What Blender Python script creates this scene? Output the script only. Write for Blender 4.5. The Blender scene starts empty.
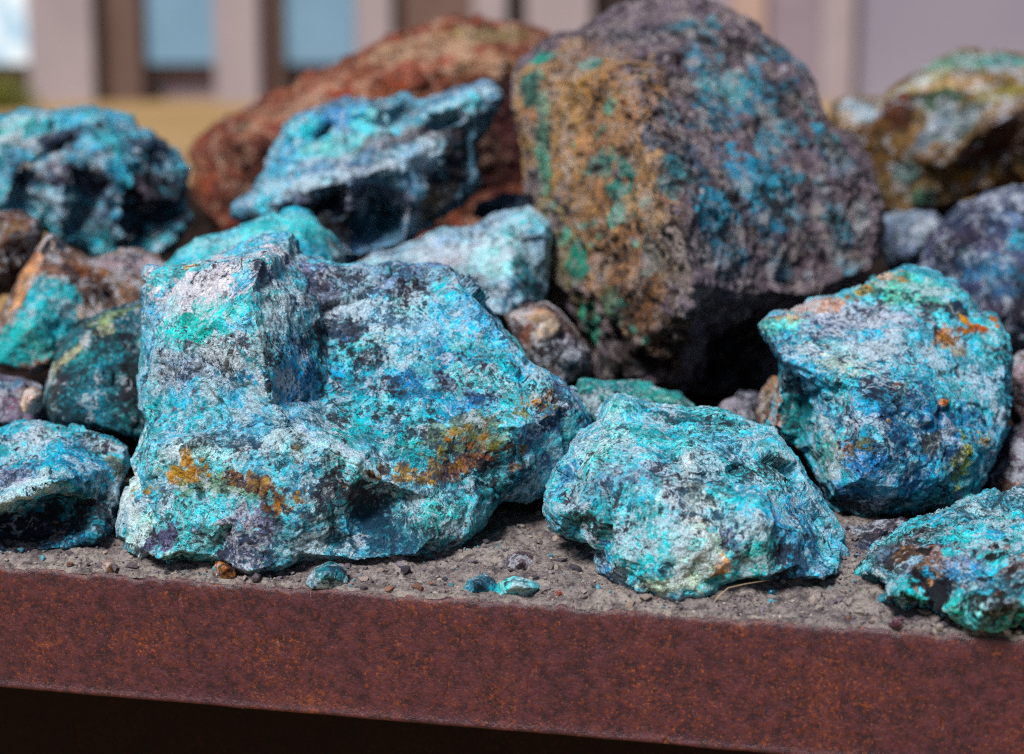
import bpy, bmesh, math, random
import numpy as np
from mathutils import Vector, geometry
random.seed(7)
C = bpy.context.scene.collection
sc = bpy.context.scene
# ------------------------------------------------------------------ camera
CAM_H, PITCH, LENS = 1.71, math.radians(11.0), 70.0
FPX = 1024 * LENS / 36.0
RIGHT = np.array((1, 0, 0.)); FWD = np.array((0, math.cos(PITCH), -math.sin(PITCH)))
UP = np.array((0, math.sin(PITCH), math.cos(PITCH))); CAM = np.array((0, 0, CAM_H))
def P(px, py, d):
    return CAM + RIGHT * ((px - 512) / FPX * d) - UP * ((py - 377) / FPX * d) + FWD * d
def proj(v):
    r = v - CAM; d = r @ FWD
    return np.stack((512 + FPX * (r @ RIGHT) / d, 377 - FPX * (r @ UP) / d, d), 1)
cd = bpy.data.cameras.new('camera'); cam = bpy.data.objects.new('camera', cd); C.objects.link(cam)
cam.location = CAM; cam.rotation_euler = (math.pi / 2 - PITCH, 0, 0)
cd.lens = LENS; cd.sensor_width = 36; cd.sensor_fit = 'HORIZONTAL'; cd.clip_start = 0.05; cd.clip_end = 2000
cd.dof.use_dof = True; cd.dof.focus_distance = 2.12; cd.dof.aperture_fstop = 2.6
sc.camera = cam
sc.cycles.filter_width = 1.2
sc.cycles.use_denoising = False
RIM_Z = 1.10
def dground(py, z=RIM_Z):
    return (CAM_H - z) / ((py - 377) / FPX * math.cos(PITCH) + math.sin(PITCH))
# ------------------------------------------------------------------ noise (numpy)
_rs = np.random.RandomState(11)
PERM = np.concatenate([_rs.permutation(256)] * 3).astype(np.int64)
G = _rs.normal(size=(256, 3)); G /= np.linalg.norm(G, axis=1)[:, None]
JIT = _rs.rand(256, 3)
def _h(i, j, k):
    return PERM[PERM[PERM[i & 255] + (j & 255)] + (k & 255)]
def perlin(p):
    i = np.floor(p).astype(np.int64); f = p - i; u = f * f * f * (f * (f * 6 - 15) + 10)
    out = 0
    for dx in (0, 1):
        wx = u[:, 0] if dx else 1 - u[:, 0]
        for dy in (0, 1):
            wy = u[:, 1] if dy else 1 - u[:, 1]
            for dz in (0, 1):
                wz = u[:, 2] if dz else 1 - u[:, 2]
                g = G[_h(i[:, 0] + dx, i[:, 1] + dy, i[:, 2] + dz)]
                out = out + wx * wy * wz * ((f[:, 0] - dx) * g[:, 0] + (f[:, 1] - dy) * g[:, 1] + (f[:, 2] - dz) * g[:, 2])
    return out * 1.5
def fbm(p, o=4, gain=.55, lac=2.1):
    a, s = 1, 0
    for k in range(o):
        s = s + a * perlin(p + 17.3 * k); p = p * lac; a *= gain
    return s
def ridged(p, o=3, gain=.55):
    a, s = 1, 0
    for k in range(o):
        s = s + a * (1 - 2 * np.abs(perlin(p + 9.1 * k))); p = p * 2.1; a *= gain
    return s - 1
def facet(p, k=14.):
    """piecewise planar fracture relief: every cell of a jittered grid is a tilted plane"""
    i = np.floor(p).astype(np.int64); W = np.zeros(len(p)); S = np.zeros(len(p))
    for dx in (-1, 0, 1):
        for dy in (-1, 0, 1):
            for dz in (-1, 0, 1):
                c = i + (dx, dy, dz); h = _h(c[:, 0], c[:, 1], c[:, 2])
                r = p - (c + JIT[h]); w = np.exp(-k * (r * r).sum(1)); g = G[(h * 7 + 3) & 255]
                W += w; S += w * ((r * g).sum(1) + .5 * g[:, 0])
    return S / (W + 1e-12)
def sstep(a, b, x):
    t = np.clip((x - a) / (b - a), 0, 1); return t * t * (3 - 2 * t)
def lin(h, gain=1.0):
    v = [int(h[k:k + 2], 16) / 255 for k in (0, 2, 4)]
    return np.array([min(.92, (c / 12.92 if c <= .04045 else ((c + .055) / 1.055) ** 2.4) * gain) for c in v])
# ------------------------------------------------------------------ node helpers
class NT:
    def __init__(s, name):
        s.m = bpy.data.materials.new(name); s.m.use_nodes = True; s.t = s.m.node_tree
        s.t.nodes.clear(); s.out = s.t.nodes.new('ShaderNodeOutputMaterial')
        s.b = s.t.nodes.new('ShaderNodeBsdfPrincipled'); s.t.links.new(s.b.outputs[0], s.out.inputs[0])
        tc = s.t.nodes.new('ShaderNodeTexCoord'); s.co = tc.outputs['Object']
    def set(s, sock, v):
        if isinstance(v, bpy.types.NodeSocket): s.t.links.new(v, sock)
        else: sock.default_value = v
    def math(s, op, a, b=0.0, clamp=False):
        n = s.t.nodes.new('ShaderNodeMath'); n.operation = op; n.use_clamp = clamp
        s.set(n.inputs[0], a); s.set(n.inputs[1], b); return n.outputs[0]
    def map(s, co, loc=(0, 0, 0), scale=(1, 1, 1), rot=(0, 0, 0)):
        n = s.t.nodes.new('ShaderNodeMapping'); s.set(n.inputs[0], co)
        n.inputs['Location'].default_value = loc; n.inputs['Scale'].default_value = scale; n.inputs['Rotation'].default_value = rot
        return n.outputs[0]
    def noise(s, co, scale, detail=4, rough=.6, dist=0, color=False):
        n = s.t.nodes.new('ShaderNodeTexNoise'); s.set(n.inputs['Vector'], co)
        n.inputs['Scale'].default_value = scale; n.inputs['Detail'].default_value = detail
        n.inputs['Roughness'].default_value = rough; n.inputs['Distortion'].default_value = dist
        return n.outputs['Color' if color else 'Fac']
    def voro(s, co, scale, out='Distance', feature='F1'):
        n = s.t.nodes.new('ShaderNodeTexVoronoi'); n.feature = feature; s.set(n.inputs['Vector'], co); n.inputs['Scale'].default_value = scale
        return n.outputs[out]
    def ss(s, x, a, b, lo=0., hi=1.):
        n = s.t.nodes.new('ShaderNodeMapRange'); n.interpolation_type = 'SMOOTHSTEP'
        s.set(n.inputs[0], x); s.set(n.inputs[1], a); s.set(n.inputs[2], b); n.inputs[3].default_value = lo; n.inputs[4].default_value = hi
        return n.outputs[0]
    def mix(s, f, a, b, mode='MIX'):
        n = s.t.nodes.new('ShaderNodeMix'); n.data_type = 'RGBA'; n.blend_type = mode
        s.set(n.inputs[0], f)
        for i, v in ((6, a), (7, b)):
            if isinstance(v, bpy.types.NodeSocket): s.t.links.new(v, n.inputs[i])
            else: n.inputs[i].default_value = (*v[:3], 1)
        return n.outputs[2]
    def attr(s, name, col=False):
        n = s.t.nodes.new('ShaderNodeAttribute'); n.attribute_name = name; return n.outputs['Color' if col else 'Fac']
    def vadd(s, a, b, sc_=1.0):
        n = s.t.nodes.new('ShaderNodeVectorMath'); n.operation = 'MULTIPLY_ADD'
        s.set(n.inputs[0], b); n.inputs[1].default_value = (sc_,) * 3; s.set(n.inputs[2], a); return n.outputs[0]
    def bump(s, h, dist, strength=1.0, normal=None):
        n = s.t.nodes.new('ShaderNodeBump'); n.inputs['Strength'].default_value = strength; n.inputs['Distance'].default_value = dist
        s.set(n.inputs['Height'], h)
        if normal is not None: s.t.links.new(normal, n.inputs['Normal'])
        return n.outputs[0]
    def fin(s, color, rough, normal=None, spec=.3, metal=0.):
        s.set(s.b.inputs['Base Color'], color if isinstance(color, bpy.types.NodeSocket) else (*color[:3], 1))
        s.set(s.b.inputs['Roughness'], rough); s.set(s.b.inputs['Specular IOR Level'], spec); s.set(s.b.inputs['Metallic'], metal)
        if normal is not None: s.t.links.new(normal, s.b.inputs['Normal'])
        return s.m
def ore_material(name, seed, dark1='221c2c', dark2='0c3a55', grain=1.0, aniso=(1, 1, 1), rot=(0, 0, 0), white='c9d2e0', bump=1.0, hue=(.478, .522), val=(.5, 1.5)):
    t = NT(name)
    co = t.map(t.co, loc=(seed * 1.37, seed * 2.11, seed * .73), scale=aniso, rot=rot)
    wc = t.vadd(co, t.noise(co, 12, 3, .6, color=True), .022)
    wf = t.vadd(wc, t.noise(co, 90, 3, .6, color=True), .004)
    tint = t.attr('tint', True); pale = t.attr('pale'); dark = t.attr('dark')
    g = grain
    nA = t.noise(wf, 34 * g, 9, .66); nB = t.noise(t.map(wf, loc=(5, 3, 1)), 48 * g, 9, .68)
    nC = t.noise(t.map(wf, loc=(2, 8, 4)), 120 * g, 6, .66); nD = t.noise(t.map(co, loc=(1, 1, 7)), 380 * g, 3, .7)
    nE = t.noise(t.map(wc, loc=(9, 4, 2)), 14, 4, .6); nF = t.noise(t.map(wf, loc=(4, 1, 9)), 150 * g, 5, .68)
    lo = t.ss(t.noise(t.map(co, loc=(6, 9, 1)), 15, 4, .6), .36, .64, -.055, .05); lo2 = t.ss(t.noise(t.map(co, loc=(1, 5, 12)), 19, 4, .6), .36, .64, -.06, .05)
    dark = t.math('ADD', dark, lo); pale = t.math('ADD', pale, lo2)
    hsv = t.t.nodes.new('ShaderNodeHueSaturation'); t.set(hsv.inputs['Color'], tint)
    t.set(hsv.inputs['Hue'], t.ss(nE, .35, .65, *hue)); t.set(hsv.inputs['Saturation'], t.ss(nC, .35, .65, .85, 1.2)); t.set(hsv.inputs['Value'], t.ss(nB, .34, .66, *val))
    c = hsv.outputs[0]
    # chalky pale crust: patches, then specks
    pw = t.mix(.64, tint, lin(white))
    c = t.mix(t.ss(t.math('ADD', nA, pale), .53, .58, 0, .82), c, pw)
    c = t.mix(t.ss(t.math('ADD', nF, t.math('MULTIPLY', pale, .8)), .56, .60, 0, .8), c, pw)
    # dark mineral: blotches and specks in two colours
    nG = t.noise(t.map(wf, loc=(7, 7, 2)), 78 * g, 9, .7); nH = t.noise(t.map(wf, loc=(8, 2, 5)), 200 * g, 5, .68)
    dc = t.mix(t.ss(nE, .44, .56), lin(dark1), t.mix(.5, lin(dark2), t.mix(1., tint, (.22, .24, .30), 'MULTIPLY')))
    c = t.mix(t.ss(t.math('ADD', nG, dark), .556, .605, 0, .88), c, dc)
    c = t.mix(t.ss(t.math('ADD', nH, dark), .555, .60, 0, .8), c, dc)
    vein = t.math('ABSOLUTE', t.math('SUBTRACT', t.noise(t.map(wc, loc=(3, 14, 5)), 9, 5, .55), .5))
    c = t.mix(t.math('MULTIPLY', t.ss(vein, .003, .009, 1, 0), t.ss(nA, .42, .55, 0, .75)), c, pw)
    crack = t.math('ABSOLUTE', t.math('SUBTRACT', t.noise(t.map(wc, loc=(13, 1, 6)), 7, 6, .6), .5))
    ck = t.math('MULTIPLY', t.ss(crack, .002, .007, 1, 0), t.ss(nB, .45, .55))
    grit = t.ss(nD, .32, .68, .7, 1.28)
    gm = t.t.nodes.new('ShaderNodeVectorMath'); gm.operation = 'SCALE'; t.set(gm.inputs[0], c); t.set(gm.inputs['Scale'], grit)
    h = t.math('ADD', t.math('MULTIPLY', nB, .9), t.math('MULTIPLY', nC, .5))
    h = t.math('ADD', t.math('ADD', h, t.math('MULTIPLY', nF, .3)), t.math('MULTIPLY', nG, -.5))
    h = t.math('SUBTRACT', h, t.math('MULTIPLY', ck, .5))
    n = t.bump(h, .014 * bump, 1.)
    return t.fin(gm.outputs[0], t.ss(nC, .3, .7, .62, .9), n, .28)
# ------------------------------------------------------------------ object helpers
def setp(o, label=None, cat=None, group=None, kind=None):
    if label: o['label'] = label
    if cat: o['category'] = cat
    if group: o['group'] = group
    if kind: o['kind'] = kind
    return o
def mesh_obj(name, verts, faces, mat, loc=(0, 0, 0), parent=None, smooth=False):
    me = bpy.data.meshes.new(name); me.from_pydata([tuple(v) for v in verts], [], faces)
    if smooth: me.polygons.foreach_set('use_smooth', [True] * len(me.polygons))
    me.materials.append(mat); me.update()
    o = bpy.data.objects.new(name, me); C.objects.link(o); o.location = loc
    if parent: o.parent = parent
    return o
def empty(name, loc=(0, 0, 0)):
    o = bpy.data.objects.new(name, None); C.objects.link(o); o.location = loc; return o
def remesh(verts, faces, voxel):
    me = bpy.data.meshes.new('tmp'); me.from_pydata([tuple(v) for v in verts], [], faces); me.update()
    bm = bmesh.new(); bm.from_mesh(me); bmesh.ops.recalc_face_normals(bm, faces=bm.faces); bm.to_mesh(me); bm.free()
    o = bpy.data.objects.new('tmp', me); C.objects.link(o)
    m = o.modifiers.new('r', 'REMESH'); m.mode = 'VOXEL'; m.voxel_size = voxel; m.adaptivity = 0
    dg = bpy.context.evaluated_depsgraph_get(); ev = o.evaluated_get(dg)
    out = bpy.data.meshes.new_from_object(ev, depsgraph=dg)
    bpy.data.objects.remove(o); bpy.data.meshes.remove(me); return out
def get_co(me):
    a = np.empty(len(me.vertices) * 3, np.float32); me.vertices.foreach_get('co', a); return a.reshape(-1, 3).astype(np.float64)
def set_co(me, v):
    me.vertices.foreach_set('co', v.astype(np.float32).ravel()); me.update()
def get_no(me):
    a = np.empty(len(me.vertices) * 3, np.float32); me.vertex_normals.foreach_get('vector', a); return a.reshape(-1, 3).astype(np.float64)
SEED = [0]
def chisel(v, no, rs, n, size, jit=.22):
    """knock flat fracture faces off the rock"""
    for k in range(n):
        i = rs.randint(len(v)); f = rs.rand() ** 1.5
        R_ = size * (.06 + .16 * f); dp = size * (.0025 + .0085 * f) * rs.uniform(.5, 1.2)
        nn = no[i] + jit * rs.normal(size=3); nn /= np.linalg.norm(nn); c0 = v[i].copy(); r = v - c0
        d = r @ nn + dp; L = np.sqrt((r * r).sum(1)); m = (L < R_) & (d > 0) & (d < 2.6 * dp)
        v[m] -= np.outer(d[m] * (1 - sstep(.82 * R_, R_, L[m])), nn)
    return v
def rock(label, d0, outline, inner, tint, patches=(), thick=.25, voxel=.0018, amp=1.0, rough=1.0, name='ore_rock', cat='rock',
         pale=0., dark=0., group='copper ore rocks heaped in the cart', strata=None, fmix=1.0, gain=1.1, brkk=1.15, cuts=45, inset=(6, .028), relief=1.3, **mk):
    SEED[0] += 1; sd = SEED[0] * 3.77
    pts, dd = [], []
    for q in outline: pts.append(q[:2]); dd.append(q[2] if len(q) > 2 else 0.)
    n = len(pts); edges = [(i, (i + 1) % n) for i in range(n)]
    for line in inner:
        if not isinstance(line, list): line = [line]
        for k, q in enumerate(line):
            pts.append(q[:2]); dd.append(q[2] * (relief if q[2] < 0 else 1))
            if k: edges.append((len(pts) - 2, len(pts) - 1))
    if inset:
        area = sum(pts[i][0] * pts[(i + 1) % n][1] - pts[(i + 1) % n][0] * pts[i][1] for i in range(n)); sg = 1 if area > 0 else -1
        for i in range(n):
            p0, p1, p2 = (np.array(pts[k % n], float) for k in (i - 1, i, i + 1))
            e1 = (p1 - p0) / (np.linalg.norm(p1 - p0) + 1e-9); e2 = (p2 - p1) / (np.linalg.norm(p2 - p1) + 1e-9)
            nn = np.array((-e1[1] - e2[1], e1[0] + e2[0])) * sg; l = np.linalg.norm(nn)
            if l < .5: continue
            q_ = p1 + nn / l * inset[0]
            if all((q_[0] - p[0]) ** 2 + (q_[1] - p[1]) ** 2 > (inset[0] * .8) ** 2 for p in pts):
                pts.append(tuple(q_)); dd.append(dd[i] - inset[1])
        for i in range(n): dd[i] += inset[1] * .6
    r = geometry.delaunay_2d_cdt([Vector(p) for p in pts], edges, [list(range(n))], 1, .001)
    v2, fs, ov = r[0], r[2], r[3]
    dv = []
    for i, p in enumerate(v2):
        if ov[i]: dv.append(dd[ov[i][0]])
        else:
            w = [1 / ((p.x - q[0]) ** 2 + (p.y - q[1]) ** 2 + 1e-6) for q in pts]; dv.append(sum(a * b for a, b in zip(w, dd)) / sum(w))
    V = [P(p.x, p.y, d0 + z) for p, z in zip(v2, dv)]; F = [tuple(f) for f in fs]
    # hidden back: two shrinking rings and a cap
    idx = {}
    for i in range(len(v2)):
        for o_ in ov[i]: idx[o_] = i
    ring = [idx[i] for i in range(n)]
    cx = sum(p[0] for p in pts[:n]) / n; cy = sum(p[1] for p in pts[:n]) / n
    prev = ring
    for s_, t_ in ((.93, .4), (.7, .8)):
        cur = []
        for i in range(n):
            x, y = pts[i]
            cur.append(len(V)); V.append(P(cx + (x - cx) * s_, cy + (y - cy) * s_, d0 + dd[i] * (1 - t_) + thick * t_))
        for i in range(n): F.append((prev[i], prev[(i + 1) % n], cur[(i + 1) % n], cur[i]))
        prev = cur
    V.append(P(cx, cy, d0 + thick))
    for i in range(n): F.append((prev[i], prev[(i + 1) % n], len(V) - 1))
    me = remesh(V, F, voxel); v = get_co(me)
    ext = v.max(0) - v.min(0); size = float(np.sort(ext)[1:].mean()); crs = np.random.RandomState(SEED[0] * 13 + 1)
    v = chisel(v, get_no(me), crs, cuts, size); set_co(me, v); v = chisel(v, get_no(me), crs, cuts, size * .5, .32)
    q = v + sd
    if strata:
        ax, k = np.array(strata[0], float), strata[1]; ax /= np.linalg.norm(ax); q = q + np.outer((q @ ax) * (k - 1), ax)
    wq = q + .006 * np.stack([fbm(q * 14 + s, 2) for s in (0, 31, 77)], 1)
    no = get_no(me)
    f1 = facet(wq / .085, 40.) * .010 + facet(wq / .034 + 5, 30.) * .0045
    v = v + no * ((amp * fmix * .62 * f1 + amp * .002 * ridged(q * 13, 3))[:, None]); set_co(me, v); v = chisel(v, get_no(me), crs, cuts * 2, size * .28, .36); set_co(me, v)
    no = get_no(me)
    f2 = facet(wq / .014 + 9, 20.) * .0011 + .0012 * fbm(q * 50, 5, .62) + .0006 * ridged(q * 160, 2)
    if voxel > .0035: f2 = f2 * 1.2
    v = v + no * ((rough * f2)[:, None]); set_co(me, v)
    # colour patches, minerals plus some painted shade in undercuts and recesses: 3-D ellipsoids round the surface point each patch sits on
    pr = proj(v)
    T = np.tile(lin(tint, gain), (len(v), 1)); PA = np.full(len(v), pale); DA = np.full(len(v), dark)
    brk = .8 * fbm(q * 20 + 40, 6, .72) + .35 * fbm(q * 110 + 3, 3, .7)
    for pt in patches:
        px, py, rx, ry = pt[:4]; ang = math.radians(pt[4]) if len(pt) > 4 else 0.
        colr = pt[5]; st = pt[6] if len(pt) > 6 else .9; pa = pt[7] if len(pt) > 7 else None; da = pt[8] if len(pt) > 8 else None
        dist = np.hypot(pr[:, 0] - px, pr[:, 1] - py); near = dist < max(4., dist.min() + 1.5)
        k = np.where(near)[0][np.argmin(pr[near, 2])]; c = v[k]; mpp = pr[k, 2] / FPX
        r_ = (v - c) / mpp; a, b, e = r_ @ RIGHT, -(r_ @ UP), r_ @ FWD
        ca, sa = math.cos(ang), math.sin(ang)
        rad = np.sqrt(((a * ca + b * sa) / rx) ** 2 + ((-a * sa + b * ca) / ry) ** 2 + (e / (1.3 * max(rx, ry))) ** 2)
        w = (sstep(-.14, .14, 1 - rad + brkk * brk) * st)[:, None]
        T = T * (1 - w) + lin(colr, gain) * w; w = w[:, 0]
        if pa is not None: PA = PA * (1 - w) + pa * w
        if da is not None: DA = DA * (1 - w) + da * w
    base = v.mean(0); base[2] = v[:, 2].min()
    set_co(me, v - base)
    a = me.attributes.new('tint', 'FLOAT_COLOR', 'POINT'); a.data.foreach_set('color', np.concatenate([T, np.ones((len(v), 1))], 1).astype(np.float32).ravel())
    for nm, arr in (('pale', PA), ('dark', DA)):
        a = me.attributes.new(nm, 'FLOAT', 'POINT'); a.data.foreach_set('value', arr.astype(np.float32))
    me.polygons.foreach_set('use_smooth', np.ones(len(me.polygons), bool)); me.name = name
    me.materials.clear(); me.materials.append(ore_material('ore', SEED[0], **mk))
    o = bpy.data.objects.new(name, me); C.objects.link(o); o.location = base
    return setp(o, label, cat, group)
_sp = random.Random(21)
def specks(n, x0, x1, y0, y1, r0, r1, cols, st=.9, pa=None, da=None, asp=.6):
    """small separate mineral spots spread over a region of a rock face"""
    out = []
    for k in range(n):
        r = r0 + (r1 - r0) * _sp.random() ** 2
        out.append((_sp.uniform(x0, x1), _sp.uniform(y0, y1), r, r * _sp.uniform(asp, 1), _sp.uniform(-50, 50), _sp.choice(cols), st, pa, da))
    return out
#ROCKS
# ------------------------------------------------------------------ front rocks
rock('largest front boulder, pale lilac block with turquoise face and ochre stains, sitting on the rim', 2.25,
 [(144,274,.0),(149,265,.02),(184,262,.03),(209,255,.05),(237,245,.06),(252,237,.07),(276,234,.07),(291,233,.07),(297,240,.07),(299,254,.06),(337,260,.07),(374,262,.07),(415,263,.07),(448,264,.06),(467,270,.05),(483,284,.04),(504,316,.03),(518,337,.02),(529,354,.01),(545,366,.0),(560,377,.0),(576,389,.0),(590,412,.01),(592,435,.02),(575,470,.03),(545,497,.02),(526,501,.0),(504,502,-.02),(487,519,-.05),(480,529,-.06),(467,543,-.08),(452,553,-.09),(417,560,-.10),(358,566,-.11),(295,566,-.12),(276,572,-.13),(248,577,-.14),(237,574,-.13),(215,563,-.12),(184,559,-.12),(159,565,-.12),(139,561,-.11),(124,554,-.09),(115,538,-.07),(115,522,-.06),(120,500,-.05),(126,483,-.045),(131,462,-.04),(140,442,-.04),(143,422,-.015),(138,408,-.01),(138,376,-.005),(143,316,.0)],
 [[(186,265,-.02),(240,259,-.05),(262,257,-.06),(290,252,.02)],[(262,262,-.07),(250,296,-.10),(262,350,-.11),(267,405,-.10)],
  (162,350,-.05),(200,330,-.08),(190,400,-.07),[(152,430,-.055),(200,428,-.075),(240,432,-.085),(262,424,-.09)],[(152,452,-.08),(200,446,-.10),(258,450,-.107),(292,424,-.105),(329,443,-.112),(358,462,-.115),(384,482,-.095)],
  (140,505,-.078),(180,525,-.105),(250,515,-.118),(300,520,-.112),(345,505,-.10),(240,562,-.112),(180,550,-.104),(300,552,-.102),
  [(312,262,.04),(318,300,.0),(326,335,.0),(330,375,-.02),(316,402,-.04)],(380,285,.02),(440,295,.015),(400,340,-.02),(480,340,-.01),(420,395,-.05),(500,390,-.04),(540,385,-.03),
  (380,440,-.07),(440,445,-.075),[(478,420,-.06),(480,470,-.055)],(515,430,-.06),(560,412,-.035),(390,497,-.075),(360,515,-.08),(352,542,-.088),(432,498,-.09),(468,505,-.075),(430,538,-.10),(520,470,-.04)],
 '5cb4ca',
 [(205,285,85,34,0,'cdc8d4',1,.07,-.01),(160,350,20,60,0,'7cc0d0',.7,.03,.0),(215,355,60,34,0,'a8bccb',.9,.05,.01),(280,248,25,16,0,'cfcdd6',.9,.06,-.03),(278,310,26,62,8,'a4c8d6',.9,.02,-.03),(262,268,22,14,30,'5a4558',.7,0,.06),
  (200,324,64,20,-22,'18b4b8',1,-.03,-.1),(240,308,34,16,-10,'50ccd0',.8,.03,-.1),(178,372,48,26,0,'8fa4bc',.85,.02,.04),(235,372,34,30,0,'98bccc',.8,.05,-.02),(205,405,60,18,0,'54c0d8',.8,.02,-.02),
  (165,410,26,16,0,'1fb0c0',.8,-.03,-.03),(298,370,24,48,0,'4a9ccc',.85,-.02,.0),(390,278,105,20,2,'7890b4',.85,.0,.07),(395,318,95,22,4,'8cc4da',.9,.05,.0),(480,318,38,28,30,'4cbcdc',.9,.02,.0),
  (340,333,30,11,8,'3a3048',.85,-.05,.08),(316,290,14,34,0,'5e5670',.8,.0,.07),(360,375,80,26,10,'2a94c2',.9,-.02,.04),(470,355,60,14,10,'1e84b8',.8,-.03,.03),(510,362,26,22,30,'2cb4da',.9,.0,-.05),
  (440,405,60,20,0,'3f9cc6',.8,.0,.03),(456,384,38,10,18,'54527e',.8,-.02,.06),(552,425,36,28,20,'5e80b2',.85,.02,.06),(380,420,60,20,20,'3aa6c4',.7,.0,.03),(405,446,60,14,15,'1fa6b0',.9,-.02,-.02),
  (470,440,44,22,-10,'6f7850',.75,-.03,.05),(458,467,30,10,-15,'90502a',.85,-.05,.02),(543,402,20,10,10,'b8821e',.9,-.06,.0),(524,410,14,8,0,'7c7a20',.85,-.06,.0),(482,450,4,28,4,'8c6a4c',.6,-.04,.0),
  (132,482,24,38,15,'c2e0de',.95,.1,-.08),(140,532,30,22,0,'b0dcd6',.9,.08,-.05),(195,452,42,10,-5,'a6d6e0',.8,.06,-.03),(172,478,10,6,0,'b87818',.9,-.08,-.05),
  (225,484,45,14,5,'6f8852',.75,-.02,.02),(252,478,28,10,10,'7a4a24',.85,-.06,.05),(155,537,26,12,-28,'5a5280',.95,-.03,.02),(195,535,10,14,0,'5a4e78',.9,-.03,.03),(248,540,32,32,0,'62587a',.9,.02,.04),(235,438,44,7,4,'3a3440',.6,-.06,.06),
  (345,502,34,22,30,'123e4c',.85,-.06,.06),(318,545,45,16,-5,'49a0a8',.8,.02,.03),(390,535,42,24,0,'174e5e',.8,-.04,.06),(368,512,26,22,30,'103a48',.85,-.06,.06),(320,520,30,9,-10,'2a6470',.7,-.03,.05),(400,385,70,10,8,'1c6c98',.7,-.03,.04),(350,350,50,9,6,'24587c',.7,-.03,.05),(440,515,34,22,0,'4fb0b8',.85,.04,.0),(440,545,34,12,0,'3a94a0',.8,.0,.02),  # deep blue and dark patches paint shading and the dark of the recess
  (495,490,40,18,-20,'1f7888',.85,-.02,.04),(280,440,26,14,20,'8cd8e0',.9,.06,-.06),(340,453,44,7,35,'a4d4ea',.95,.08,-.1),(225,445,8,20,0,'78c8dc',.6),(184,262,20,6,0,'d8b070',.8,.0,-.05)]
 + specks(15, 172, 206, 462, 482, 3, 6.3, ['b08a34', '96702c', 'bc9844'], .8, -.08, -.06, .35) + specks(13, 125, 160, 484, 500, 2, 4.2, ['b89a48', '9c7c3c'], .9, -.08, -.06, .35) + specks(17, 265, 310, 492, 512, 3, 6.3, ['8a6630', '70502c', '966e34'], .9, -.08, -.02, .35) + specks(27, 372, 440, 462, 480, 3, 6.3, ['8a6c30', '6e5a30', '987434', '74601e'], .9, -.08, .0, .35)
 + specks(23, 440, 525, 440, 475, 3, 6.3, ['9a6630', '80582e', '8c6c38', '644630'], .9, -.08, -.02, .35) + specks(17, 440, 500, 425, 455, 3, 5.6, ['8a7a2c', '9a6a30', '6c7434'], .85, -.05, .0, .35) + specks(13, 520, 560, 395, 415, 3, 4.9, ['a8883c', '8c7c20', '8e7034'], .9, -.08, -.04, .35) + specks(17, 230, 345, 440, 500, 2, 4.0, ['987638', '7c6030'], .85, -.08, .0, .35) + specks(14, 150, 300, 280, 420, 2, 5, ['7a4a54', '5c4050'], .8, -.06, .03),
 thick=.30, voxel=.0016, dark2='10486c', amp=.75, relief=1.45, cuts=60)
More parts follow.
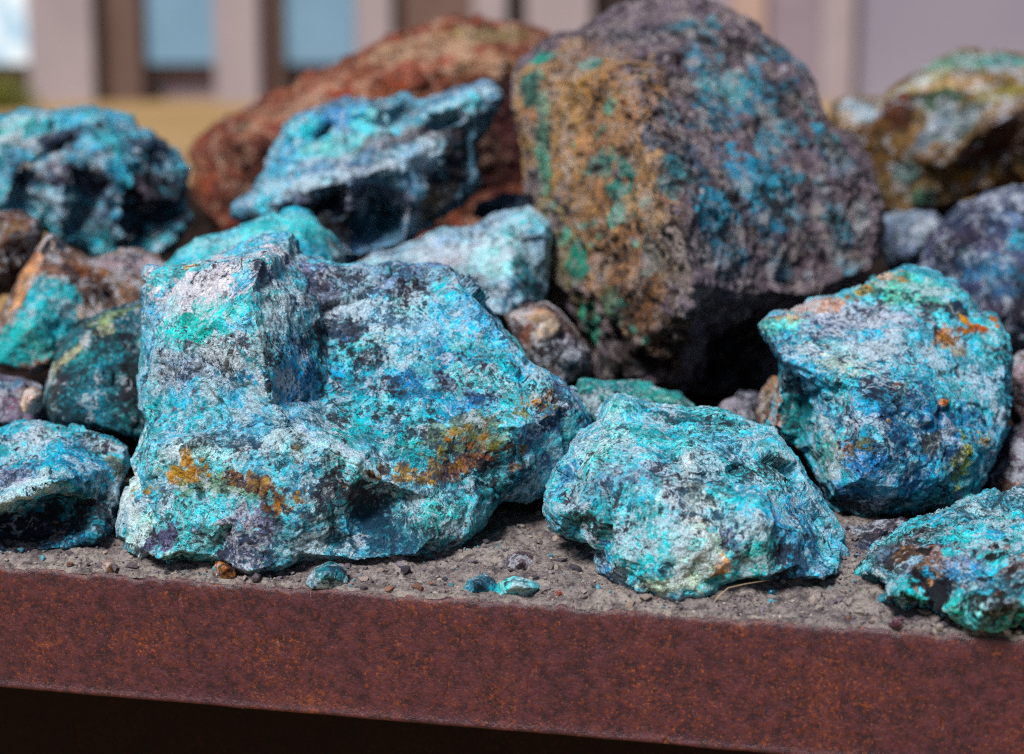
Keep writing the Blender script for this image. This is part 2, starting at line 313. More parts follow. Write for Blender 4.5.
rock('rounded pale turquoise rock at the front centre, right of the largest boulder', 2.15,
 [(549,470,.0),(548,473,.0),(555,460,.0),(565,451,.01),(568,441,.02),(580,428,.03),(595,418,.04),(596,411,.05),(603,398,.06),(620,391,.06),(636,396,.06),(648,401,.06),(680,406,.06),(709,408,.06),(735,415,.05),(756,425,.04),(772,431,.03),(785,442,.02),(801,464,.01),(817,489,.0),(830,514,-.01),(840,535,-.03),(845,554,-.05),(843,568,-.07),(836,579,-.09),(807,584,-.10),(768,581,-.11),(737,581,-.11),(719,590,-.11),(700,597,-.11),(680,600,-.11),(655,600,-.11),(631,597,-.11),(616,587,-.10),(600,574,-.09),(597,556,-.08),(580,541,-.05),(553,535,-.04),(549,525,-.04),(545,510,-.05),(543,494,-.03)],
 [[(553,516,-.055),(578,514,-.075),(604,524,-.10)],(575,535,-.05),(600,470,-.07),(620,420,-.0),[(648,408,.03),(690,425,.01),(735,428,.0)],(640,450,-.06),[(690,450,-.07),(684,473,-.09),(655,498,-.11)],(665,455,-.055),(620,510,-.095),(610,555,-.105),(690,540,-.125),(750,460,-.05),(760,520,-.12),(800,530,-.09),(730,500,-.10),(650,570,-.12),(720,570,-.12),(800,565,-.10),(575,480,-.05)],
 '5cbcd2',
 [(620,402,26,12,0,'7fd6d8',.9,.06,.0),(665,412,45,6,10,'1a8088',.9,-.06,.08),(600,440,36,18,-40,'86dcdc',.85,.08,-.04),(640,470,46,22,0,'70809c',.75,.0,.06),(662,432,26,14,0,'2a9cb0',.7,-.02,.04),(675,452,14,10,0,'1d86a0',.85,-.04,.05),(690,460,9,20,15,'d2ece8',1,.15,-.15),(668,488,22,7,-40,'c8e8ea',.95,.12,-.12),
  (560,470,16,14,-40,'3a90c4',.8,.0,.05),(585,495,36,24,0,'5a9cb8',.8,.0,.05),(620,530,40,30,0,'40aac4',.8,.02,.03),(570,525,26,12,0,'1c5a5a',.95,-.08,.05),(596,540,14,14,0,'141c28',.9,-.1,.1),(608,560,14,26,0,'1c60a0',.7,-.04,.04),(640,560,40,26,0,'3cc0d0',.9,.03,-.03),
  (735,470,60,28,25,'48bcd0',.85,.02,.03),(760,450,30,18,35,'66b4c0',.8,.0,.03),(770,500,50,22,20,'3cb8d4',.9,.02,-.02),(690,500,40,24,20,'6aa6c0',.8,.02,.05),(745,530,26,16,0,'8ab8c4',.8,.05,.02),(810,530,32,30,50,'3c9cc8',.9,.0,.02),(800,565,44,16,0,'3a78a0',.8,.0,.07),
  (700,495,20,14,0,'a0b0a8',.8,.03,-.02),(698,525,14,10,40,'b88850',.7),(712,545,12,14,30,'a4b49a',.8,.04,-.04),(725,572,16,18,0,'b0905c',1,-.02,-.1),(690,560,24,30,0,'b8dcd8',.85,.1,-.05),(670,590,40,9,0,'b8d0b0',.8,.08,-.06),(755,560,18,20,0,'4cc0c8',.85,.02,.0),(735,550,8,18,-20,'3a4078',.8,-.04,.05),(655,540,30,16,0,'58b8d0',.7)],
 thick=.26, voxel=.0016, dark2='0f4a66', pale=.015, dark=-.02)
rock('blue and white jagged rock with an ochre spotted crest at the right', 2.37,
 [(759,324,.0),(771,314,.01),(796,310,.03),(810,299,.04),(829,296,.05),(846,292,.06),(860,282,.07),(868,276,.08),(885,269,.08),(904,267,.09),(918,271,.09),(935,276,.08),(957,283,.08),(971,297,.07),(978,310,.06),(995,313,.06),(1002,325,.05),(1010,342,.04),(1014,361,.03),(1013,389,.02),(1009,425,.0),(1002,445,-.01),(992,468,-.02),(972,500,-.04),(949,511,-.05),(917,519,-.06),(884,522,-.07),(862,527,-.07),(840,528,-.06),(826,505,-.02),(810,470,.0),(790,445,.02),(769,428,.02),(771,406,.01),(775,386,.0),(779,373,-.01),(778,360,-.01),(769,345,.0)],
 [(800,330,-.02),(850,315,.01),(900,310,.01),(945,315,.02),[(783,358,-.045),(815,372,-.055),(850,385,-.07),(900,390,-.075)],(840,345,-.03),(900,345,-.03),(960,345,.0),(795,405,-.005),[(822,402,-.045),(830,440,-.065),(836,490,-.075)],(860,430,-.10),[(876,425,-.095),(885,455,-.10)],(930,420,-.07),(975,400,-.03),(970,450,-.05),(900,490,-.085),(940,470,-.07),(860,480,-.10),(890,285,.045),(880,505,-.075)],
 '4cacc8',
 [(845,315,70,22,0,'9cacc8',.95,.06,.02),(775,325,22,12,-10,'5cc8bc',.9,.04,-.04),(905,285,60,16,10,'4cb0ac',.9,.02,.02),(820,302,40,6,-15,'b8823c',.7,-.04,.0),(885,272,14,6,-20,'c89030',.85),(866,285,8,10,0,'a88444',.7),
  (815,348,26,9,20,'1e88cc',1,-.06,-.02),(880,345,50,18,0,'9cc0cc',.85,.06,-.03),(800,345,22,12,0,'a8c4cc',.8,.06,.0),(840,362,26,9,10,'b0ccc8',.9,.1,-.06),(920,350,34,20,0,'58b4d4',.85,.03,.0),
  (962,326,16,6,-25,'7a4418',.9,-.1,.04),(945,335,20,8,-30,'a0703a',.8,-.04,.0),(958,308,14,9,10,'2c2216',.9,-.1,.08),(930,310,14,7,-40,'3c2a30',.8,-.06,.05),(960,348,10,8,0,'a88a60',.7),
  (800,405,26,34,0,'12808c',.95,-.04,.02),(790,385,20,12,0,'3a4258',.8,-.04,.08),(825,440,8,50,0,'a4bcae',.75,.05,-.03),(815,450,16,30,0,'1a9ca4',.7),(850,425,26,14,30,'a8a8b4',.8,.06,.02),(858,442,26,16,0,'5c5a2c',.9,-.06,.05),(845,460,8,16,0,'9a6a2c',.7),
  (865,400,26,30,60,'2488c0',.9,-.03,.0),(905,385,14,10,0,'9cacac',.7,.05),(930,400,60,16,8,'1e6688',.85,-.02,.05),(985,375,22,16,0,'62b8da',.9,.04,-.02),(950,430,50,30,0,'1c6c9a',.9,-.03,.03),(900,430,30,30,0,'1a648c',.9,-.04,.03),(990,425,20,10,10,'4cb0d8',.8),(860,475,28,18,0,'3c9cd8',.95,.02,.0),(840,500,26,12,0,'4a9ccc',.9,.02,.03),
  (945,400,6,4,0,'c87a28',.9),(945,440,22,8,-10,'4c4a20',.8,-.06,.03),(965,460,9,26,15,'a0a820',.85,-.04,.0),(985,440,16,8,0,'b88c28',.75),(920,480,40,14,0,'2c80b0',.8,-.02,.04),(885,508,50,7,0,'1c3040',.8,-.06,.08),(773,400,5,26,0,'c08a60',.8)]
 + specks(12, 965, 1000, 310, 326, 3, 8, ['c27c1c', 'b06818', 'd08c28'], .95, -.1, -.05) + specks(10, 935, 975, 320, 340, 3, 8, ['a0682a', '8a5420'], .9, -.08, .0) + specks(14, 785, 1000, 290, 500, 2, 5, ['a8782c', '8c8428'], .85, -.06, .0) + specks(12, 850, 910, 270, 300, 3, 8, ['b08a40', '8a8a40', '3a9a90', '6cc4b4', '6cc4b4'], .8, -.03, .0) + specks(20, 800, 1005, 360, 500, 4, 12, ['38b4dc', '54c4e0', '2c98d0'], .85, .0, -.04),
 thick=.28, voxel=.0018, dark1='1c1a34', dark2='0a3468', dark=-.005, relief=1.9, hue=(.475, .512), cuts=70, strata=((.3,.2,1),1.6))
rock('low knobbly rock, turquoise crust with black pits, at the right end of the rim', 2.12,
 [(857,575,-.09),(866,561,-.06),(873,546,-.03),(884,539,-.02),(901,526,.0),(917,519,.01),(938,513,.02),(960,504,.03),(982,497,.04),(1002,491,.04),(1022,482,.05),(1060,478,.05),(1092,520,.0),(1095,600,-.12),(1062,632,-.19),(1024,628,-.185),(1006,631,-.19),(993,633,-.19),(976,632,-.185),(962,625,-.18),(945,617,-.17),(927,612,-.16),(906,612,-.155),(888,608,-.15),(880,600,-.14),(884,587,-.12),(871,583,-.10)],
 [(866,572,-.085),(890,560,-.08),[(872,564,-.09),(884,580,-.115)],(910,545,-.06),(940,535,-.05),(980,525,-.04),(1020,510,-.02),(905,590,-.15),[(920,565,-.115),(945,575,-.135),(965,588,-.16),(1000,585,-.16)],(940,600,-.13),(955,605,-.17),(990,610,-.20),(1020,600,-.19),(1000,560,-.12),(1050,560,-.11)],
 '4fa8b8',
 [(975,535,50,22,0,'38bccc',.95,.02,-.02),(940,555,50,22,0,'7c8cac',.8,.04,.03),(1010,515,30,20,0,'6ab0b8',.8,.02,.02),(905,540,26,10,-20,'54383a',.8,-.04,.06),(890,558,16,16,0,'2a2420',.85,-.06,.06),(915,550,22,10,0,'9c6a50',.8),(928,568,18,10,20,'8c6040',.8),
  (905,585,26,16,-30,'30b4c0',.95,.02,-.01),(970,575,36,12,-15,'2c9cc8',.9,.0,.0),(995,572,9,16,20,'28c0d4',1),(930,592,26,18,0,'16181a',.9,-.1,.12),(1010,570,18,18,0,'6a3c38',.85,-.06,.06),(955,610,16,14,0,'42c4c8',.95,.04,-.02),(985,612,40,20,0,'30b4bc',.9,.0,.06),(875,572,14,7,40,'a4c4b4',.95,.1,-.1),(880,553,12,12,0,'5a7c94',.8),(930,530,26,9,-10,'58606c',.7,0,.06)]
 + specks(40, 885, 1024, 530, 625, 3, 9, ['0e0c0c', '1a1414', '3a2420'], .95, -.12, .1) + specks(34, 895, 1024, 500, 625, 3, 9, ['2cc0d0', '48d0d4', '28a8c4'], .95, .0, -.06) + specks(10, 890, 1024, 540, 600, 3, 8, ['7c4434', '9c6448'], .85, -.06, .0),
 thick=.26, voxel=.0017, amp=.9, rough=2.2, dark1='141010', dark2='1e1618', dark=.03)
rock('turquoise rock with a dark undercut lower face at the left end of the rim', 2.26,
 [(-50,440,.0),(0,428,.02),(24,420,.04),(40,420,.04),(61,425,.04),(87,428,.04),(114,436,.03),(130,446,.02),(130,460,.02),(125,481,.0),(119,499,-.01),(114,528,-.03),(101,539,-.06),(66,551,-.05),(34,557,-.055),(0,563,-.06),(-40,562,-.06),(-75,500,.0)],
 [(-20,470,-.05),(30,450,-.02),(80,450,-.02),[(-30,513,-.10),(0,503,-.105),(26,492,-.11),(53,479,-.105),(66,481,-.095),(80,475,-.07),(112,468,-.03)],[(-30,527,-.025),(0,520,-.02),(30,511,-.015),(58,500,-.01)],(45,468,-.08),(95,500,-.04),(60,535,-.025),(20,540,-.03)],
 '36a4c4',
 [(20,440,30,14,0,'6cbcd4',.85,.04,.0),(15,470,26,20,0,'8284a0',.85,.03,.03),(70,455,40,24,0,'2cb0cc',.9,.0,.0),(45,430,18,9,0,'a0b8c8',.8,.05,.0),(105,440,28,9,15,'98a4a8',.7,.02,.05),(30,490,40,9,-25,'a4dce4',.95,.1,-.06),(70,470,14,16,0,'1888a4',.8,-.04,.0),(10,498,24,8,-20,'94d8e4',.9,.08,-.05),
  (20,530,50,22,-10,'38304a',.95,-.08,.04),(90,505,26,30,0,'144c5c',.85,-.05,.05),(55,505,16,12,0,'221c2c',.9,-.1,.06),(10,530,40,20,0,'241c30',.95,-.1,.06),(122,460,9,24,10,'6c6a52',.8),(95,525,10,12,0,'2490b4',.7)],  # dark patches paint the overhang's shade on the lower face
 thick=.25, voxel=.002, amp=1.1, rough=1.3)
# ------------------------------------------------------------------ middle rocks
rock('tall dark teal rock leaning behind the left side of the largest boulder', 2.46,
 [(44,385,.0),(53,359,.01),(66,338,.02),(87,325,.03),(106,314,.04),(127,305,.05),(143,300,.06),(168,305,.08),(170,445,.02),(140,442,-.02),(118,436,-.03),(92,431,-.03),(60,427,-.02),(44,408,-.01)],
 [[(60,365,-.02),(90,335,-.01),(127,313,.02)],(100,370,-.04),(120,400,-.045),(75,405,-.05),(145,380,-.02),(150,330,.03)],
 '1c6a76',
 [(95,350,30,22,-30,'178a94',.9,-.02,.04),(80,395,30,16,0,'1f8c9a',.8,-.03,.06),(115,410,24,20,0,'147884',.8,-.03,.06),(70,350,40,6,-40,'a09c74',.8,.03,.0),(120,308,30,5,-20,'8a9c60',.75),(132,380,12,40,0,'241c18',.85,-.08,.1),(52,385,10,22,0,'5a5a50',.7)],
 thick=.2, voxel=.0025, dark=.045, dark2='14282c', pale=-.02)
rock('brown rock with a smooth turquoise face, left behind the dark teal rock', 2.68,
 [(-35,335,.0),(0,317,-.02),(8,298,-.02),(26,266,-.02),(37,242,.0),(48,231,.02),(56,234,.02),(66,245,.04),(93,258,.05),(119,250,.08),(143,248,.09),(159,256,.09),(170,264,.08),(165,310,.05),(130,330,.02),(90,345,.0),(60,368,-.04),(48,369,-.06),(32,373,-.06),(16,371,-.06),(0,368,-.05),(-35,362,-.03)],
 [[(0,328,-.055),(26,290,-.05),(42,270,-.045),(66,271,-.045),(80,288,-.045),(84,318,-.05),(56,352,-.07)],(40,320,-.085),(10,350,-.08),(110,290,.0),(130,275,.03)],
 '7c5a48',
 [(38,300,36,34,0,'10a0b0',1,-.04,-.05),(10,345,30,26,-30,'12a4a8',1,-.04,-.05),(40,345,22,18,0,'189c9c',.95,-.04,-.05),(60,315,24,36,0,'149cac',.95,-.04,-.03),(20,285,10,40,25,'c48a60',.9,.02,-.05),(48,240,14,10,0,'b49a8c',.8),(90,275,26,18,0,'8a5434',.85,.0,.05),(105,310,26,16,-30,'b49484',.85,.05,.0),(130,260,36,9,0,'a08c94',.8,.04,.03),(105,285,10,26,-20,'3a2018',.8,-.06,.06)],
 thick=.25, voxel=.003, rough=.9, brkk=.5, hue=(.492, .508))
rock('small brown stone at the far left edge above the turquoise faced rock', 2.85,
 [(-40,220,.0),(0,211,.0),(20,210,.0),(40,219,.0),(45,235,.0),(35,262,.0),(15,292,.0),(0,300,.0),(-40,295,.0)],
 [(0,240,-.05),(25,235,-.05),(10,275,-.04)], '5c3a24', [(30,225,20,10,0,'7a5436',.8),(5,275,26,26,0,'2a1812',.8)], thick=.15, voxel=.004)
rock('purple grey stone low at the far left edge between two turquoise rocks', 2.52,
 [(-40,380,.02),(0,372,.02),(22,376,.02),(40,388,.02),(46,405,.0),(40,425,-.02),(-40,430,-.02)],
 [(0,395,-.03),(25,400,-.03)], '756a80', [(8,380,14,6,0,'1c7090',.8),(30,392,14,8,0,'b09ca0',.7),(10,400,20,8,0,'6a4058',.7)], thick=.15, voxel=.003)
rock('large mottled turquoise and purple rock at the back left', 3.10,
 [(-60,150,.0),(-45,118,.02),(0,112,.04),(20,105,.05),(50,110,.05),(83,106,.06),(110,110,.06),(133,116,.06),(156,133,.05),(176,149,.05),(189,166,.05),(186,199,.04),(190,228,.02),(180,248,.0),(150,264,-.03),(100,262,-.04),(60,245,-.05),(40,226,-.05),(0,215,-.05),(-45,207,-.03)],
 [(0,150,-.06),(50,140,-.04),(100,140,-.03),[(20,165,-.10),(70,160,-.09),(120,178,-.07),(150,200,-.06)],(120,135,.0),(160,165,.03),(175,205,.05),(85,128,-.04),(60,150,.0),(100,150,-.08),(95,195,-.03),(140,215,.0),(20,195,-.04),(60,205,-.10),(120,225,-.08),(140,160,-.03)],
 '46a0b8',
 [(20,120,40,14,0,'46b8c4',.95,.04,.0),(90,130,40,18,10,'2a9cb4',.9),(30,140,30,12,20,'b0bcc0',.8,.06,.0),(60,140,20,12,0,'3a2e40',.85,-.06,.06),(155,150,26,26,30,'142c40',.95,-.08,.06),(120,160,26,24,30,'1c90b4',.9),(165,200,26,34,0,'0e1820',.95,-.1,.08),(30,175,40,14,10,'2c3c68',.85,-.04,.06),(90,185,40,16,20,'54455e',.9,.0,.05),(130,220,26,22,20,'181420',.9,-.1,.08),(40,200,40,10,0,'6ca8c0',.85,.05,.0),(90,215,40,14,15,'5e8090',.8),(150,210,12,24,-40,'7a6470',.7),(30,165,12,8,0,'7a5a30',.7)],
 thick=.35, voxel=.0042, amp=1.5, rough=1.4, brkk=.75, cuts=90, relief=1.25)
rock('long reddish brown slab lying across the back of the heap', 3.65,
 [(186,150,.0),(205,125,.02),(229,114,.03),(258,98,.04),(286,88,.05),(312,74,.05),(340,62,.06),(380,42,.06),(410,28,.06),(440,20,.06),(480,15,.06),(520,21,.06),(548,31,.06),(570,60,.06),(570,200,.04),(527,230,.02),(450,260,.0),(330,255,-.02),(225,240,-.02),(205,215,-.02),(192,185,.0)],
 [[(230,135,-.07),(290,115,-.07),(350,90,-.07),(420,70,-.06),(500,60,-.05)],[(215,155,-.05),(260,145,-.09),(300,130,-.09)],(250,190,-.08),(400,140,-.08),(500,130,-.05),(300,200,-.06)],
 '8a4a36',
 [(290,105,70,14,-25,'a4664e',.9,.04,-.03),(420,45,70,16,-12,'a87c5c',.9,.04,.0),(490,30,40,10,0,'98885c',.8),(470,60,60,14,0,'b48468',.85,.04,-.03),(380,85,70,16,-20,'9c442c',.9,-.02,.0),(240,180,34,40,0,'6a3026',.9,-.04,.02),(490,130,50,60,0,'4a1a1c',.95,-.1,.02),(225,150,26,16,0,'7c4a3a',.8),(240,125,10,14,30,'20180e',.8)],
 thick=.35, voxel=.005, amp=1.5, rough=1.2, pale=-.02, gain=.8, dark1='2a100c', dark2='3a1c14', white='c8a890', strata=((.35,0,1),1.7), brkk=.6, hue=(.492, .508))
rock('craggy turquoise and grey rock in front of the red slab', 2.95,
 [(229,218,.0),(232,205,.0),(252,191,.0),(262,166,.01),(282,126,.03),(299,113,.04),(340,100,.06),(370,99,.06),(390,99,.06),(406,93,.07),(420,103,.07),(456,88,.08),(479,78,.08),(499,89,.08),(502,101,.07),(487,116,.06),(478,150,.05),(480,178,.04),(466,202,.03),(440,222,.01),(406,247,-.01),(350,262,-.02),(300,240,-.02),(260,228,-.02)],
 [[(262,188,-.04),(300,165,-.05),(345,160,-.07),(400,150,-.08),(470,120,.0)],[(300,135,-.01),(340,115,.0)],(322,128,.04),(370,112,-.03),(395,125,.03),(425,115,-.03),(450,125,.03),(285,160,.02),(380,125,-.02),(330,200,.02),(375,190,-.03),(390,215,.03),(425,190,-.07),(460,105,-.02),[(262,205,-.06),(310,190,-.08),(350,178,-.10),(400,165,-.10),(455,150,-.03)],(350,215,-.07),(410,205,-.07),(440,180,-.02),(300,215,-.05)],
 '5c90ac',
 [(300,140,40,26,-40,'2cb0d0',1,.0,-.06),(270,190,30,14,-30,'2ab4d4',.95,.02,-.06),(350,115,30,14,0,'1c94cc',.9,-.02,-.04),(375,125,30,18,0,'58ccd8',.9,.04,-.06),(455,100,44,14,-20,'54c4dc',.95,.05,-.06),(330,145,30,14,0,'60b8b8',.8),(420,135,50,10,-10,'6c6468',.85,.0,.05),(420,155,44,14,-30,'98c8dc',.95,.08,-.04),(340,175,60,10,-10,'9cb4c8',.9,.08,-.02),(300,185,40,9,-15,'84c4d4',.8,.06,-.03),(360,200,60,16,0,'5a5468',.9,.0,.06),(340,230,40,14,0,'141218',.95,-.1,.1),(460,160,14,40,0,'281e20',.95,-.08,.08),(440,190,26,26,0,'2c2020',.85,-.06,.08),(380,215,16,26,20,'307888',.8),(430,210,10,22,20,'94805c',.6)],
 thick=.3, voxel=.0036, amp=1.5, rough=1.4, brkk=.7, cuts=90, relief=1.15, dark1='1c1418')
rock('smooth pale turquoise rock just behind the top left of the largest boulder', 2.62,
 [(160,268,.0),(180,248,.0),(200,236,.0),(230,228,.02),(260,215,.03),(295,207,.04),(315,214,.04),(330,231,.03),(346,254,.02),(346,285,.0),(300,300,-.02),(200,300,-.03)],
 [(200,260,-.05),(260,240,-.05),(300,240,-.04),(325,255,-.03),(250,275,-.08)],
 '40b4c8', [(235,240,60,16,-12,'6cccd8',.95,.04,-.08),(320,240,20,22,0,'1c7c90',.9,-.06,.0),(295,215,22,8,0,'58c8dc',.8),(345,255,10,16,0,'8a7078',.6)], thick=.2, voxel=.003, dark=-.04, pale=-.03, rough=.8, val=(.75, 1.25), white='a8d8e4')
rock('low whitish blue rock between the largest boulder and the tall brown boulder', 2.72,
 [(352,268,.0),(372,251,.01),(406,245,.02),(440,230,.03),(473,226,.04),(506,212,.05),(529,208,.05),(548,225,.05),(550,260,.04),(545,305,.0),(525,315,-.03),(505,320,-.04),(480,320,-.04),(380,300,-.04)],
 [(400,262,-.03),(450,248,-.03),[(508,232,.0),(512,262,-.05),(522,300,-.06)],(540,265,.0),(470,275,-.05)],
 '8cb4c8', [(440,250,60,12,-10,'a8bccc',.95,.08,-.02),(520,222,34,10,-5,'48c0d4',.9,.02,-.05),(495,255,20,26,0,'a0d8e4',.9,.08,-.05),(530,275,16,34,0,'1c6c80',.95,-.06,.02),(400,258,30,8,0,'7cb8c8',.8),(440,262,26,5,-8,'8a6468',.6)], thick=.2, voxel=.003)
rock('small dark grey blue stone in the gap left of the tall brown boulder', 3.15,
 [(470,215,.0),(478,202,.0),(505,194,.0),(530,196,.0),(535,220,.0),(500,232,.0)], [(500,207,-.04),(520,210,-.04)], '3c5268', [(500,200,26,6,0,'5c7c94',.8)], thick=.15, voxel=.005)
rock('small brown and grey angular stone at the foot of the tall brown boulder', 2.58,
 [(505,315,.0),(520,305,.0),(548,302,.01),(560,311,.01),(575,330,.0),(592,350,.0),(590,375,-.01),(562,390,-.02),(530,375,-.02),(515,345,-.01)],
 [[(512,318,-.02),(545,315,-.03),(560,325,-.04)],(540,345,-.05),(570,358,-.05)],
 '6c5650', [(530,312,24,8,0,'b08c74',.85,.03,-.03),(545,328,16,8,-40,'c0a894',.8),(520,330,14,12,0,'5c3024',.85),(570,350,24,16,0,'5a5468',.9,.02,.05),(540,360,20,16,0,'1c1210',.9)], thick=.12, voxel=.003)
rock('flat muted teal green stone peeping out behind the rounded pale turquoise rock', 2.42,
 [(573,392,.0),(582,380,.01),(610,381,.02),(650,385,.03),(680,394,.03),(694,406,.03),(694,430,.0),(650,435,.0),(600,435,-.02),(583,418,-.01)],
 [(610,395,-.03),(655,400,-.02),(600,410,-.04)], '2a9494', [(600,400,24,10,0,'228484',.8),(660,393,30,8,0,'3cb0a8',.8),(590,400,9,16,0,'1a5c6c',.8)], thick=.15, voxel=.0025, rough=.9)
# ------------------------------------------------------------------ back rocks
rock('tallest boulder, tan and teal left face and grey blue right face, rising over the heap', 2.84,
 [(513,109,.05),(515,76,.06),(519,63,.07),(538,48,.09),(558,35,.11),(584,25,.13),(609,11,.15),(627,1,.16),(660,-10,.17),(695,-8,.17),(721,2,.17),(744,15,.16),(759,26,.15),(782,44,.14),(804,69,.13),(822,102,.12),(831,127,.11),(852,136,.10),(868,157,.09),(877,191,.08),(883,210,.07),(882,249,.06),(870,276,.03),(840,300,.06),(800,330,.10),(780,390,.12),(700,398,.02),(668,392,-.10),(640,388,-.08),(601,381,-.03),(588,345,.0),(576,325,.0),(558,304,.0),(539,278,.0),(534,220,.02),(529,190,.03),(527,152,.04),(519,132,.05)],
 [[(600,55,-.02),(637,79,-.13),(642,109,-.17),(652,142,-.19),(662,175,-.21),(671,214,-.23),(689,281,-.24),(694,307,-.24)],(560,75,-.02),(580,150,-.07),(570,220,-.05),(600,300,-.10),(610,220,-.11),
  [(680,336,-.17),(678,368,-.14)],[(700,309,-.19),(759,295,-.13),(820,288,-.06),(866,270,-.01)],(720,345,-.02),(760,345,.04),(640,340,-.14),(690,40,.04),(735,60,.04),(690,100,-.08),(760,120,-.02),(740,190,-.11),(800,180,-.04),(840,200,.0),(760,260,-.11),(630,30,.08),(820,140,.02)],
 '746674',
 [(580,130,75,95,10,'b48a5c',1,.0,.02),(595,240,66,85,-15,'ac8458',1,.0,.03),(555,110,44,60,0,'b8905e',1,.02,.0),(560,62,46,26,-20,'a8825c',1,.02,.0),(520,110,14,60,0,'a8885c',.9,.02,.0),(600,45,34,20,-20,'94786a',.9,.03,.0),(615,120,40,70,-8,'ac8256',1,.0,.02),(640,210,32,70,-10,'a87c54',1,.0,.03),(630,290,44,50,0,'9c7450',1,-.01,.03),(640,330,44,50,10,'7c5c40',.95,-.03,.06),(550,250,24,60,-15,'98905c',.9,-.02,.02),(640,160,20,70,-14,'b48e64',.9,.02,-.02),
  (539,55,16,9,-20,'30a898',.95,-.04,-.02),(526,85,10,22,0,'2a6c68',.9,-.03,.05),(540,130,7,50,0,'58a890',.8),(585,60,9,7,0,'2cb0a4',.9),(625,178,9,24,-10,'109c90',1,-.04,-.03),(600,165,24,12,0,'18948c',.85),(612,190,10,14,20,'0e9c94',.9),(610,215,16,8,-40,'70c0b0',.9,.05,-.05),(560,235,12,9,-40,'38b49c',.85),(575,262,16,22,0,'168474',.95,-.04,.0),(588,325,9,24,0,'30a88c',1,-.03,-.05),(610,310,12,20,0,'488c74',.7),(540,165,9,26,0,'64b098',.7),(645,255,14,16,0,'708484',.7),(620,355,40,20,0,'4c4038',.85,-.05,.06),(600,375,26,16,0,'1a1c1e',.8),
  (650,30,50,16,-10,'767280',.85,.02,.04),(700,30,30,18,20,'2f7c98',.9,.0,.03),(718,18,9,12,0,'7cb4cc',.9,.06),(740,45,22,26,30,'26222e',.85,-.08,.08),(690,60,36,18,0,'5c4858',.85,.0,.05),(690,85,24,20,0,'8c8484',.8,.04,.03),(740,90,40,28,0,'64acbc',1,.04,-.01),(725,110,30,24,0,'1e88b0',.85,.0,.03),(765,120,30,20,0,'3c7890',.8),(790,90,26,24,40,'2c3848',.8,-.02,.06),
  (757,172,40,30,0,'1c98c8',1,-.02,-.02),(745,185,12,8,0,'58c4e4',1,.04,-.08),(720,180,24,20,0,'54464a',.8),(722,215,36,24,0,'2a98c0',.95,.0,.0),(780,210,40,26,0,'2a90b8',.9,.02,.01),(720,250,44,24,0,'567088',.8,.03,.05),(822,128,12,10,30,'2ca4d0',.9),(840,160,24,20,0,'5a6c8c',.85,.02,.05),(820,205,34,34,0,'6c6878',.8,.03,.05),(863,220,7,22,0,'b0c4cc',.7),(800,250,50,20,0,'5c4c54',.85,.0,.06),(650,130,9,14,0,'50749c',.7),(690,150,24,28,0,'4c6884',.8,.02,.05),(672,250,16,50,-8,'84786c',.7),
  (735,350,60,44,0,'0e0a0a',1,-.15,.1)]  # near-black patch paints the shade of the undercut underside
 + specks(34, 525, 650, 60, 350, 3, 10, ['169c90', '30a898', '5cb8a4', '147c78'], .7, -.02, .0, .35) + specks(30, 525, 660, 40, 370, 4, 11, ['c8a070', 'd0ac84', 'b87a44'], .8, .04, -.04) + specks(24, 530, 680, 60, 370, 4, 9, ['3c2a1c', '4a3826', '5c3c24'], .85, -.08, .06)
 + specks(70, 665, 865, 20, 270, 4, 24, ['1e90b8', '2c84a8', '40a8cc', '1c7898', '2a8898'], .6, .0, .02, .4) + specks(34, 665, 870, 20, 280, 3, 10, ['a4acb8', 'b8b0b4', '8c98ac'], .8, .05, -.04) + specks(26, 660, 870, 20, 280, 4, 12, ['3a2c30', '4c3a3c', '54403c'], .85, -.08, .05),
 thick=.5, voxel=.0032, amp=1.3, rough=2.6, bump=1.6, dark1='181216', dark2='1c2834', dark=-.008, brkk=.7, gain=.98, white='b4a6a4', hue=(.487, .503))
rock('pale orange brown and green rock at the back right', 3.55,
 [(826,125,.0),(832,103,.0),(848,95,.0),(875,97,.0),(895,87,.02),(915,74,.03),(939,57,.05),(969,47,.06),(996,49,.06),(1024,52,.06),(1080,60,.06),(1105,130,.04),(1065,205,.0),(1024,186,-.02),(989,193,-.03),(949,204,-.04),(925,210,-.05),(900,222,-.02),(878,205,.0),(858,185,.0),(838,155,.0)],
 [[(875,103,-.03),(900,95,-.05),(950,75,-.05),(1024,75,-.05)],[(905,150,-.07),(935,120,-.10),(980,110,-.10),(1024,95,-.10)],(885,140,-.04),(930,185,-.08),[(930,170,-.10),(985,130,-.11),(1024,108,-.11)],(1000,165,-.05),(960,190,-.05)],
 '86683c',
 [(920,80,60,7,-28,'b4ac78',.95,.02,-.05),(975,58,50,12,0,'6ca490',.9,.03,.0),(1010,55,26,12,0,'58acac',.9),(960,80,40,9,-5,'c09a64',.9,.02,-.04),(895,115,20,26,20,'5c2e14',1,-.1,.02),(940,95,26,14,0,'2e5844',.9,-.04,.03),(960,120,36,13,-35,'7c9498',.9,.02,.0),(910,160,30,24,0,'74501c',.95,-.05,.0),(870,150,26,30,0,'6c4a20',.95,-.05,.0),(905,175,16,14,0,'5c8484',.8),(1000,145,44,22,-35,'50260c',1,-.1,.02),(950,185,40,10,-12,'a0701c',.9,-.05,.0),(925,200,16,9,0,'3c7c64',.9),(985,180,40,8,-12,'9c6018',.85),(855,110,20,12,0,'8cb0c4',.85,.06,.0),(845,118,9,14,0,'c8b09c',.8),(1000,90,30,9,-15,'a09448',.8),(930,130,9,30,40,'6c8ca0',.7)],
 thick=.35, voxel=.005, amp=1.5, dark1='2a140a', dark2='2a2c18', pale=-.03, gain=.8, brkk=.45, hue=(.492, .508))
